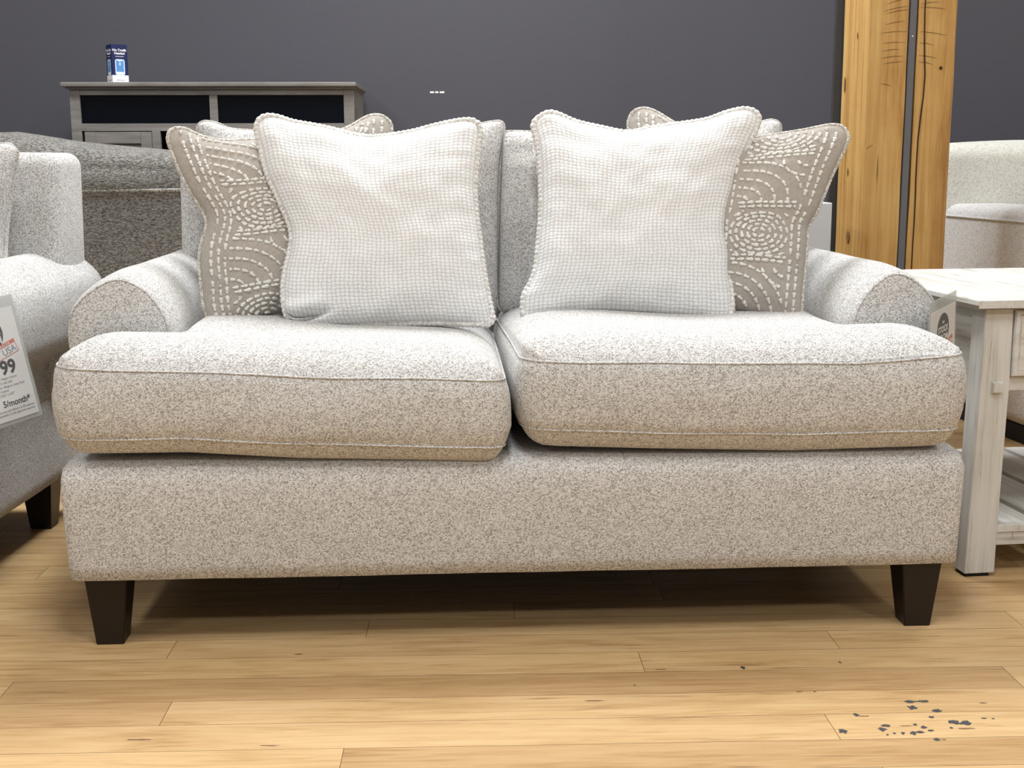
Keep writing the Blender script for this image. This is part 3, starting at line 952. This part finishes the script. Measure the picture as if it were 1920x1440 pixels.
# ------------------------------------------------------------------ price tags
def text_mesh(name, body, size, mat, parent, x, y, z=0.0006, align='LEFT', bold=0.0, rot=0.0, sx=1.0):
    cu = bpy.data.curves.new(name, 'FONT')
    cu.body = body
    cu.size = size
    cu.align_x = align
    cu.offset = bold * size
    cu.extrude = 0.0001
    cu.resolution_u = 4
    tmp = bpy.data.objects.new(name, cu)
    COL.objects.link(tmp)
    bpy.context.view_layer.update()
    me = bpy.data.meshes.new_from_object(tmp.evaluated_get(bpy.context.evaluated_depsgraph_get()))
    bpy.data.objects.remove(tmp)
    me.materials.clear()
    me.materials.append(mat)
    me.name = name
    o = bpy.data.objects.new(name, me)
    o.location = (x, y, z)
    o.rotation_euler = (0, 0, rot)
    o.scale = (sx, 1, 1)
    return link(o, parent)

def flat_shape(name, pts, mat, parent, z, th=0.0002):
    bm = bmesh.new()
    a = [bm.verts.new((x, y, z)) for x, y in pts]
    b = [bm.verts.new((x, y, z + th)) for x, y in pts]
    bm.faces.new(a[::-1])
    bm.faces.new(b)
    n = len(pts)
    for i in range(n):
        bm.faces.new((a[i], a[(i + 1) % n], b[(i + 1) % n], b[i]))
    return bm_obj(name, bm, mat, parent)

def rrect(x0, x1, y0, y1, r, n=5):
    out = []
    for cx, cy, a in ((x1 - r, y1 - r, 0), (x0 + r, y1 - r, 90), (x0 + r, y0 + r, 180), (x1 - r, y0 + r, 270)):
        for i in range(n + 1):
            t = R(a + 90 * i / n)
            out.append((cx + r * math.cos(t), cy + r * math.sin(t)))
    return out

def price_tag(label, corner, u_dir, v_dir, priced):
    """card in a clear sleeve; corner = lower right corner of the sleeve, u to the right, v up"""
    u = Vector(u_dir).normalized()
    v = (Vector(v_dir) - u * Vector(v_dir).dot(u)).normalized()
    n = u.cross(v)
    o = bpy.data.objects.new('price_tag', None)
    o.empty_display_size = 0.05
    o.matrix_world = Matrix(((u.x, v.x, n.x, corner[0]), (u.y, v.y, n.y, corner[1]), (u.z, v.z, n.z, corner[2]), (0, 0, 0, 1)))
    link(o)
    tag(o, label, 'price tag', 'price tags on the sofas')
    W, H = 0.140, 0.212
    m = 0.008
    box('sleeve', -W - 2 * m, 0, 0, H + 2 * m + 0.014, 0.0012, 0.0015, M['sleeve'], o, bevel=0)
    box('sleeve_back', -W - 2 * m, 0, 0, H + 2 * m + 0.014, -0.0015, -0.0012, M['sleeve_back'], o, bevel=0)
    card = box('card', -W - m, -m, m, H + m, -0.0004, 0.0004, M['paper'], o, bevel=0)
    X, Y = -m, m
    cx, cy = X - W / 2, Y + 0.168
    flat_shape('logo_disc', [(cx + 0.034 * math.cos(a), cy + 0.034 * math.sin(a)) for a in np.linspace(0, 2 * PI, 48, endpoint=False)], M['charcoal_ink'], card, 0.0005)
    for body, size, yy in (('THE', 0.007, 0.0135), ('STOCK', 0.0175, -0.0035), ('ROOM', 0.0185, -0.0205)):
        text_mesh('logo_lettering', body, size, M['white_print'], card, cx, cy + yy, 0.0008, 'CENTER', 0.018)
    # tilted origin stamp
    a = R(13)
    sx, sy = X - 0.0125, Y + 0.1385
    def rot(x, y):
        return (sx + x * math.cos(a) - y * math.sin(a), sy + x * math.sin(a) + y * math.cos(a))
    flat_shape('stamp_border', [rot(*q) for q in ((-0.062, -0.013), (0, -0.013), (0, 0.013), (-0.062, 0.013))], M['red_ink'], card, 0.0007)
    flat_shape('stamp_panel', [rot(*q) for q in ((-0.0605, -0.0118), (-0.0015, -0.0118), (-0.0015, 0.0055), (-0.0605, 0.0055))], M['paper'], card, 0.0009, 0.0001)
    q = rot(-0.031, 0.0068)
    text_mesh('stamp_lettering', 'MADE IN THE', 0.0060, M['paper'], card, q[0], q[1], 0.0011, 'CENTER', 0.01, a)
    q = rot(-0.004, -0.0095)
    text_mesh('stamp_lettering', 'USA', 0.0185, M['blue_ink'], card, q[0], q[1], 0.0011, 'RIGHT', 0.0, a)
    if priced:
        text_mesh('price_lettering', '99', 0.0365, M['ink'], card, X - 0.026, Y + 0.088, 0.0006, 'RIGHT', 0.03)
        for i, (body, xr) in enumerate((('Body: Vogue Cotton', 0.030), ('2-over-2 Loft Sofa', 0.043), ('Pillow: Allegory Linen Pool', 0.016), ('Nero Cotton', 0.056), ('W76" x D42" x H37"', 0.044))):
            text_mesh('detail_lettering', body, 0.0064, M['ink_grey'], card, X - xr, Y + 0.0785 - 0.0078 * i, 0.0006, 'RIGHT')
        text_mesh('price_lettering', '5/month*', 0.0170, M['ink'], card, X - 0.012, Y + 0.0270, 0.0006, 'RIGHT', 0.02)
        for i, body in enumerate(('before tax and delivery at 0% interest', 'payments. Credit approval required')):
            text_mesh('detail_lettering', body, 0.0060, M['ink_grey'], card, X - 0.007, Y + 0.0175 - 0.0068 * i, 0.0006, 'RIGHT')
    return o

price_tag('white price card in a clear sleeve, bold 99 showing, on the left sofa arm', (-0.840, 2.478, 0.390), (0.486, 0.87, 0.083), (-0.172, 0.049, 0.984), True)
price_tag('small tilted price card with a dark round logo on the right arm of the loveseat', (0.974, 2.486, 0.384), (0.624, 0.777, 0.083), (0.0, 0.0, 1.0), False)

# ------------------------------------------------------------------ end table on the right
def build_end_table():
    t = thing('end_table', 'whitewashed wooden end table with splayed legs, drawer and slatted shelf beside the loveseat', 'table', (1.049, 2.563, 0), R(5.75))
    W, D, H = 0.60, 0.70, 0.595
    # planked top
    xs = [-0.016, 0.16, 0.338, 0.516, W + 0.016]
    top = bmesh.new()
    for a, b in zip(xs[:-1], xs[1:]):
        add_box(top, a + 0.0018, b - 0.0018, -0.018, D + 0.018, H - 0.0175, H, 0.0016, 2)
    bm_obj('table_top', top, M['white_y'], t)
    bm = bmesh.new()
    add_box(bm, -0.0158, W + 0.0158, -0.0178, D + 0.0178, H - 0.019, H - 0.010, 0)
    bm_obj('top_underside', bm, M['worn_edge'], t)
    # four legs: the outer edge leans out to the floor, the inner edge is kinked
    def leg(mx, y0, y1):
        out_ = [(0.0, 0.008), (0.010, 0.45), (0.012, H - 0.019), (0.073, H - 0.019), (0.0745, 0.40), (0.0735, 0.375), (0.0685, 0.10), (0.068, 0.008)]
        bm = bmesh.new()
        pts = [((x if mx > 0 else W - x), z) for x, z in out_]
        a = [bm.verts.new((x, y0, z)) for x, z in pts]
        b = [bm.verts.new((x, y1, z)) for x, z in pts]
        bm.faces.new(a)
        bm.faces.new(b[::-1])
        n = len(pts)
        for i in range(n):
            bm.faces.new((a[i], a[(i + 1) % n], b[(i + 1) % n], b[i]))
        bmesh.ops.recalc_face_normals(bm, faces=bm.faces)
        bmesh.ops.bevel(bm, geom=list(bm.edges), offset=0.0015, segments=2, affect='EDGES')
        o = bm_obj('leg', bm, M['white_z'], t)
        x0, x1 = (0.006, 0.058) if mx > 0 else (W - 0.058, W - 0.006)
        box('foot_pad', x0, x1, y0 + 0.005, y1 - 0.005, 0, 0.009, M['rubber'], o, bevel=0)
        # square peg with a pyramid face
        px = 0.0455 if mx > 0 else W - 0.0455
        if y0 < 0.3:
            pg = bmesh.new()
            h1, h2 = 0.0125, 0.0095
            v = [pg.verts.new((px + sx * h1, y0, 0.411 + sz * h1)) for sx, sz in ((-1, -1), (1, -1), (1, 1), (-1, 1))]
            w = [pg.verts.new((px + sx * h2, y0 - 0.009, 0.411 + sz * h2)) for sx, sz in ((-1, -1), (1, -1), (1, 1), (-1, 1))]
            pg.faces.new(w)
            for i in range(4):
                pg.faces.new((v[i], v[(i + 1) % 4], w[(i + 1) % 4], w[i]))
            bm_obj('peg', pg, M['white_z'], o)
    for mx in (1, -1):
        leg(mx, 0.0, 0.055)
        leg(mx, D - 0.055, D)
    # side aprons, back apron, front rail, drawer
    for x0, x1 in ((0.026, 0.044), (W - 0.044, W - 0.026)):
        box('side_apron', x0, x1, 0.055, D - 0.055, 0.40, H - 0.019, M['white_y'], t, 0.001)
    box('back_apron', 0.074, W - 0.074, D - 0.04, D - 0.02, 0.40, H - 0.019, M['white_x'], t, 0.001)
    box('front_rail', 0.0735, W - 0.0735, 0.008, 0.03, 0.402, 0.431, M['white_x'], t, 0.001)
    d = bmesh.new()
    x0, x1, z0, z1 = 0.0765, W - 0.0765, 0.4335, 0.574
    def ring(ix, y):
        return [d.verts.new(p) for p in ((x0 + ix, y, z0 + ix), (x1 - ix, y, z0 + ix), (x1 - ix, y, z1 - ix), (x0 + ix, y, z1 - ix))]
    r = [ring(0.0, 0.02), ring(0.0, -0.001), ring(0.002, -0.005), ring(0.010, -0.006), ring(0.0115, -0.002), ring(0.0125, -0.0035)]
    for a, b in zip(r[:-1], r[1:]):
        for i in range(4):
            d.faces.new((a[i], a[(i + 1) % 4], b[(i + 1) % 4], b[i]))
    d.faces.new(r[-1])
    d.faces.new(r[0][::-1])
    dr = bm_obj('drawer', d, M['white_x'], t)
    kn = bmesh.new()
    bmesh.ops.create_uvsphere(kn, u_segments=16, v_segments=10, radius=0.014, matrix=Matrix.Translation((W / 2, -0.018, 0.50)))
    bm_obj('knob', kn, M['rubber'], dr, True)
    # slatted shelf running front to back on a rail
    for y0 in (0.006, D - 0.028):
        box('shelf_rail', 0.066, W - 0.066, y0, y0 + 0.022, 0.067, 0.095, M['white_x'], t, 0.001)
    x = 0.052
    while x < W - 0.06:
        box('shelf_slat', x, min(x + 0.118, W - 0.05), 0.003, D - 0.003, 0.0955, 0.112, M['white_y'], t, 0.0015)
        x += 0.1365
build_end_table()

# ------------------------------------------------------------------ steel column between two reclaimed timbers
def add_timber(name, label, x0, x1, y0, y1, chamfers, marks, checks, screw_hole=None, knots=()):
    # outline with optional corner chamfers, slightly irregular edges
    pts = []
    cl, cr = chamfers
    pts += [(x0 + cl, y0), (x1 - cr, y0)]
    if cr:
        pts += [(x1, y0 + cr * 2.2)]
    pts += [(x1, y1), (x0, y1)]
    if cl:
        pts += [(x0, y0 + cl)]
    rings = []
    for z in np.linspace(0, 3.45, 70):
        rings.append([(x + 0.0018 * noise.noise(Vector((x * 40, y * 9, z * 6))), y + 0.0014 * noise.noise(Vector((x * 9, y * 40, z * 7 + 4))), z) for x, y in pts])
    V, F = loft([np.array(r) for r in rings])
    V, plain_n = list(V), len(F)
    # saw marks, drying cracks and knots lie in the face
    def crack(path, w):
        P = np.array(path, float)
        i = len(V)
        m = len(P)
        g = np.gradient(P, axis=0)
        for k in range(m):
            t = g[k] / max(np.linalg.norm(g[k]), 1e-9)
            s = np.array([-t[1], t[0]]) * w * (0.3 + 0.7 * math.sin(PI * (k + 0.5) / m))
            V.append((P[k][0] + s[0], y0 - 0.0022, P[k][1] + s[1]))
            V.append((P[k][0] - s[0], y0 - 0.0022, P[k][1] - s[1]))
        for k in range(m - 1):
            F.append((i + 2 * k, i + 2 * k + 1, i + 2 * k + 3, i + 2 * k + 2))
    for path, w in checks:
        crack(resample(path, 30), w)
    for (xa, za, xb, zb) in marks:
        crack([(xa + (xb - xa) * k, za + (zb - za) * k + 0.002 * math.sin(k * 3)) for k in np.linspace(0, 1, 8)], 0.0006)
    if screw_hole:
        i = len(V)
        for a in np.linspace(0, 2 * PI, 12, endpoint=False):
            V.append((screw_hole[0] + 0.005 * math.cos(a), y0 - 0.0024, screw_hole[1] + 0.005 * math.sin(a)))
        F.append(tuple(range(i, i + 12)))
    dark_n = len(F)
    for (x, y, z, ry, rz) in knots:
        i = len(V)
        for a in np.linspace(0, 2 * PI, 12, endpoint=False):
            V.append((x, y + ry * math.cos(a), z + rz * math.sin(a)))
        F.append(tuple(range(i, i + 12)))
    o = mesh_obj(name, V, F, M['timber'], None, smooth=False)
    o.data.materials.append(M['timber_dark'])
    o.data.materials.append(M['knot'])
    for k in range(plain_n, len(F)):
        o.data.polygons[k].material_index = 1 if k < dark_n else 2
    return tag(o, label, 'post')

PY = 3.75
def zpx(py):
    return 0.88 + (306 - py) * 0.001603
timber_l = add_timber('timber_post', 'wide golden timber post on the left of the steel strip, saw marks across its face', 1.160, 1.272, PY, PY + 0.255, (0, 0),
    [(1.208, zpx(15), 1.268, zpx(-2)), (1.205, zpx(33), 1.268, zpx(22)), (1.197, zpx(45), 1.268, zpx(36)), (1.205, zpx(49), 1.27, zpx(42)), (1.205, zpx(68), 1.262, zpx(62)), (1.19, zpx(83), 1.27, zpx(80)),
     (1.20, zpx(101), 1.264, zpx(99)), (1.197, zpx(115), 1.25, zpx(111)), (1.196, zpx(127), 1.262, zpx(123)), (1.205, zpx(137), 1.262, zpx(133)), (1.2, zpx(172), 1.23, zpx(176)), (1.165, zpx(288), 1.185, zpx(281))],
    [([(1.2005, zpx(300)), (1.201, zpx(320)), (1.2, zpx(350))], 0.0008)], None,
    [(1.1575, 3.87, zpx(452), 0.016, 0.018), (1.1575, 3.97, zpx(165), 0.008, 0.024), (1.1575, 3.90, zpx(330), 0.006, 0.012), (1.1575, 3.86, zpx(80), 0.004, 0.010)])
timber_r = add_timber('timber_post', 'narrower golden timber post on the right of the steel strip, split by a long crack', 1.302, 1.4235, PY, PY + 0.255, (0, 0.013),
    [(1.306, zpx(32), 1.36, zpx(29)), (1.304, zpx(38), 1.378, zpx(41)), (1.306, zpx(80), 1.385, zpx(87)), (1.306, zpx(100), 1.35, zpx(104)), (1.306, zpx(122), 1.36, zpx(127)), (1.306, zpx(133), 1.35, zpx(138)), (1.312, zpx(12), 1.362, zpx(7))],
    [([(1.320, 1.9), (1.318, zpx(0)), (1.3185, zpx(60)), (1.323, zpx(120)), (1.328, zpx(160)), (1.3255, zpx(200)), (1.3175, zpx(260)), (1.3165, zpx(330)), (1.3185, zpx(400)), (1.3175, zpx(470)), (1.318, 0.4), (1.32, 0.1)], 0.0022)],
    (1.373, zpx(144)))
bm = bmesh.new()
add_box(bm, 1.2765, 1.2975, PY + 0.002, PY + 0.262, 0, 3.45, 0.002, 1)
col = bm_obj('steel_column', bm, M['steel'], None)
tag(col, 'grey painted steel column sandwiched between the two golden timber posts', 'column')
box('flange', 1.135, 1.44, PY + 0.263, PY + 0.28, 0, 3.45, M['steel_shaded'], col, 0.002, 1)
bm = bmesh.new()
bmesh.ops.create_uvsphere(bm, u_segments=10, v_segments=6, radius=0.0022, matrix=Matrix.Translation((1.287, PY + 0.001, zpx(88))))
bm_obj('screw_head', bm, M['tape'], col)

# pale board-sided cabinet behind the loveseat, left of the posts
sc = thing('side_cabinet', 'pale grey board-sided cabinet peeking out between patterned pillow and steel column', 'cabinet', (0.84, 3.62, 0))
box('carcass', -0.24, 0.195, 0.0, 0.30, 0.06, 0.7575, M['pale_panel'], sc, 0.003)
box('plinth', -0.23, 0.185, 0.01, 0.29, 0.0, 0.06, M['black'], sc, 0.002)

# ------------------------------------------------------------------ media cabinet by the back wall
def build_cabinet():
    CX, CY = -0.985, 5.0
    t = thing('media_cabinet', 'weathered grey wooden media cabinet with dark glass openings against the back wall', 'cabinet', (CX, CY, 0))
    def x(px):
        return -1.540 + (px - 117) * 0.002021 - CX
    def z(py):
        return 1.170 - (py - 156) * 0.00204
    D = 0.44
    tp = bmesh.new()
    add_box(tp, x(117), x(668), -0.03, D + 0.02, z(162.5), z(154), 0.004, 2)
    bm_obj('cabinet_top', tp, M['cabinet'], t)
    box('moulding', x(124), x(665), -0.016, D, z(166), z(162.5), M['cabinet'], t, 0.002)
    L, Rr = x(129), x(663)
    for a, b in ((L, L + 0.02), (Rr - 0.02, Rr)):
        box('side_panel', a, b, 0.012, D, 0.04, z(166), M['cabinet'], t, 0.001)
    box('back_panel', L + 0.02, Rr - 0.02, D - 0.012, D, 0.06, z(168), M['cabinet_dark'], t, 0)
    for a, b in ((129, 148), (643, 663)):
        box('stile', x(a), x(b), 0, 0.022, 0.0, z(166), M['cabinet'], t, 0.0015)
    box('stile', x(390), x(405), 0, 0.022, z(229), z(177), M['cabinet'], t, 0.0015)
    box('top_rail', x(148), x(643), 0.001, 0.022, z(177), z(166), M['cabinet'], t, 0.001)
    box('middle_rail', x(148), x(643), 0.001, 0.022, z(243), z(229), M['cabinet'], t, 0.001)
    box('bottom_rail', x(148), x(643), 0.001, 0.022, 0.06, 0.16, M['cabinet'], t, 0.001)
    box('shelf', x(134), x(658), 0.024, D - 0.012, z(241), z(232), M['cabinet_dark'], t, 0)
    for a, b in ((148, 390), (405, 643)):
        box('glass_panel', x(a), x(b), 0.012, 0.016, z(229), z(177), M['black_glass'], t, 0)
    for a, b in ((279, 295), (497, 513)):
        box('stile', x(a), x(b), 0, 0.022, 0.16, z(243), M['cabinet'], t, 0.0015)
    # two framed doors with recessed panels
    for a, b in ((153, 279), (513, 639)):
        d = bmesh.new()
        zl, zh = 0.165, z(244.5)
        xa, xb = x(a) + 0.001, x(b) - 0.001
        s = 0.041
        add_box(d, xa, xa + s, -0.003, 0.018, zl, zh, 0.0015, 1)
        add_box(d, xb - s, xb, -0.003, 0.018, zl, zh, 0.0015, 1)
        add_box(d, xa + s, xb - s, -0.002, 0.017, zh - 0.044, zh, 0.0012, 1)
        add_box(d, xa + s, xb - s, -0.002, 0.017, zl, zl + 0.05, 0.0012, 1)
        add_box(d, xa + s - 0.002, xb - s + 0.002, 0.008, 0.016, zl + 0.04, zh - 0.04, 0)
        do = bm_obj('door', d, M['cabinet'], t)
        k = bmesh.new()
        bmesh.ops.create_uvsphere(k, u_segments=12, v_segments=8, radius=0.012, matrix=Matrix.Translation((xb - 0.02, -0.014, 0.55)))
        bm_obj('knob', k, M['black'], do, True)
    box('shelf', x(295), x(497), 0.024, D - 0.012, 0.50, 0.52, M['cabinet'], t, 0.001)
    box('floor_panel', L + 0.02, Rr - 0.02, 0.024, D - 0.012, 0.14, 0.16, M['cabinet'], t, 0)
build_cabinet()

def build_sign_box():
    o = thing('sign_carton', 'small navy and white sign carton with a phone picture standing on the media cabinet', 'sign', (-1.355, 5.10, 1.1745), R(33))
    h, w = 0.146, 0.031
    body = box('carton', -w, w, -w, w, 0, h, M['navy'], o, 0.0006, 1)
    for k in range(4):
        # local frame of each face: x across, y up, z outwards
        m = Matrix.Rotation(k * PI / 2, 4, 'Z') @ Matrix.Translation((0, -w, 0)) @ Matrix.Rotation(PI / 2, 4, 'X')
        def put(ob):
            me = ob.data
            me.transform(m @ Matrix.LocRotScale(ob.location, ob.rotation_euler, ob.scale))
            ob.matrix_basis = Matrix.Identity(4)
            return ob
        put(flat_shape('white_band', [(-w, 0.0005), (w, 0.0005), (w, 0.031), (-w, 0.031)], M['white_print'], o, 0.0002, 0.0003))
        put(flat_shape('phone_picture', rrect(-0.0185, 0.0185, 0.031, 0.091, 0.007), M['ice'], o, 0.0002, 0.0003))
        put(flat_shape('phone_screen', [(-0.0145, 0.044), (0.0145, 0.044), (0.0145, 0.086), (0.0085, 0.086), (0.006, 0.083), (-0.006, 0.083), (-0.0085, 0.086), (-0.0145, 0.086)], M['sky'], o, 0.0006, 0.0002))
        put(flat_shape('screen_button', rrect(-0.013, 0.013, 0.035, 0.042, 0.002), M['white_print'], o, 0.0006, 0.0002))
        put(flat_shape('screen_icon', rrect(-0.0028, 0.0028, 0.068, 0.079, 0.001), M['ice'], o, 0.0009, 0.0002))
        put(text_mesh('headline_lettering', 'No Credit', 0.0125, M['white_print'], o, 0, 0.121, 0.0004, 'CENTER', 0.03))
        put(text_mesh('headline_lettering', 'Needed', 0.0125, M['white_print'], o, 0, 0.109, 0.0004, 'CENTER', 0.03))
        put(flat_shape('headline_rule', [(-0.016, 0.1005), (0.016, 0.1005), (0.016, 0.1022), (-0.016, 0.1022)], M['white_print'], o, 0.0002, 0.0003))
        put(flat_shape('logo_mark', rrect(-0.0135, -0.0105, 0.0105, 0.0145, 0.001), M['ink'], o, 0.0006, 0.0002))
        put(text_mesh('logo_lettering', 'Financed', 0.0062, M['ink'], o, 0.003, 0.0105, 0.0006, 'CENTER', 0.0))
build_sign_box()

# ------------------------------------------------------------------ charcoal tweed sofa seen from behind, left background
def build_tweed_sofa():
    t = thing('sofa', 'charcoal tweed sofa seen from behind between the left sofa and the loveseat', 'sofa', (-1.62, 3.90, 0))
    def crest(q):
        q = q.copy()
        if q[2] > 0.80:
            k = (q[2] - 0.80) / 0.13
            x = q[0]
            q[2] += k * float(np.interp(x, [-1.0, 0.0, 0.23, 0.42, 0.56, 0.72, 0.95], [0.03, 0.04, 0.034, 0.000, -0.012, -0.022, -0.03]))
        return q
    soft_box('back_frame', -0.98, 0.96, 0.0, 0.20, 0.10, 0.793, 0.025, M['tweed'], t, 0.004, 14, 4)
    for a, b in ((-0.96, -0.02), (-0.01, 0.94)):
        soft_box('back_cushion', a, b, 0.004, 0.30, 0.70, 0.925, 0.062, M['tweed'], t, 0.014, 14, 6, crest)
    V, F = tube(np.array([(x, -0.002, 0.793) for x in np.linspace(-0.96, 0.94, 60)]), 0.0065, False, 8)
    mesh_obj('welt', V, F, M['tweed_welt'], t)
    for a, b in ((-0.98, -0.80), (0.78, 0.96)):
        soft_box('arm', a, b, 0.12, 0.92, 0.10, 0.62, 0.06, M['tweed'], t, 0.005, 8, 4)
    soft_box('base', -0.80, 0.78, 0.15, 0.90, 0.10, 0.32, 0.03, M['tweed'], t, 0.0, 8, 3)
    for a, b in ((-0.80, -0.012), (-0.008, 0.78)):
        soft_box('seat_cushion', a, b, 0.24, 0.93, 0.32, 0.48, 0.05, M['tweed'], t, 0.015, 8, 4)
    for x in (-0.94, 0.88):
        for y in (0.03, 0.85):
            box('leg', x, x + 0.05, y, y + 0.05, 0, 0.105, M['leg'], t, 0.002)
build_tweed_sofa()

# ------------------------------------------------------------------ pale fleece sofa behind the end table
def build_fleece_sofa():
    t = thing('sofa', 'pale grey fleece sofa with sage linen back behind the end table', 'sofa', (1.753, 3.45, 0), R(6.7))
    for k, x in enumerate((0.0, 1.55)):
        arm = soft_box('arm', x, x + 0.25, 0.0, 0.97, 0.05, 0.728, 0.05, M['fleece'], t, 0.006, 12, 6)
        w = x - 0.003 if k == 0 else x + 0.253
        V, F = tube(np.array([(w, y, 0.688) for y in np.linspace(0.06, 0.92, 40)]), 0.0035, False, 6)
        mesh_obj('arm_welt', V, F, M['fleece'], arm)
    soft_box('base', 0.25, 1.55, 0.03, 0.95, 0.05, 0.30, 0.02, M['fleece'], t, 0, 8, 3)
    soft_box('back_frame', 0.0, 1.80, 1.14, 1.25, 0.05, 0.86, 0.03, M['fleece'], t, 0.0, 10, 4)
    for x in (0.25, 0.90):
        soft_box('seat_cushion', x + 0.003, x + 0.647, -0.01, 0.96, 0.30, 0.47, 0.05, M['fleece'], t, 0.012, 8, 4)
    for x in (0.0, 0.90):
        soft_box('back_cushion', x, x + 0.895, 0.965, 1.15, 0.46, 0.935, 0.06, M['greige'], t, 0.012, 12, 6)
    box('plinth', 0.015, 1.785, 0.02, 1.20, 0.0, 0.055, M['black'], t, 0.002)
build_fleece_sofa()
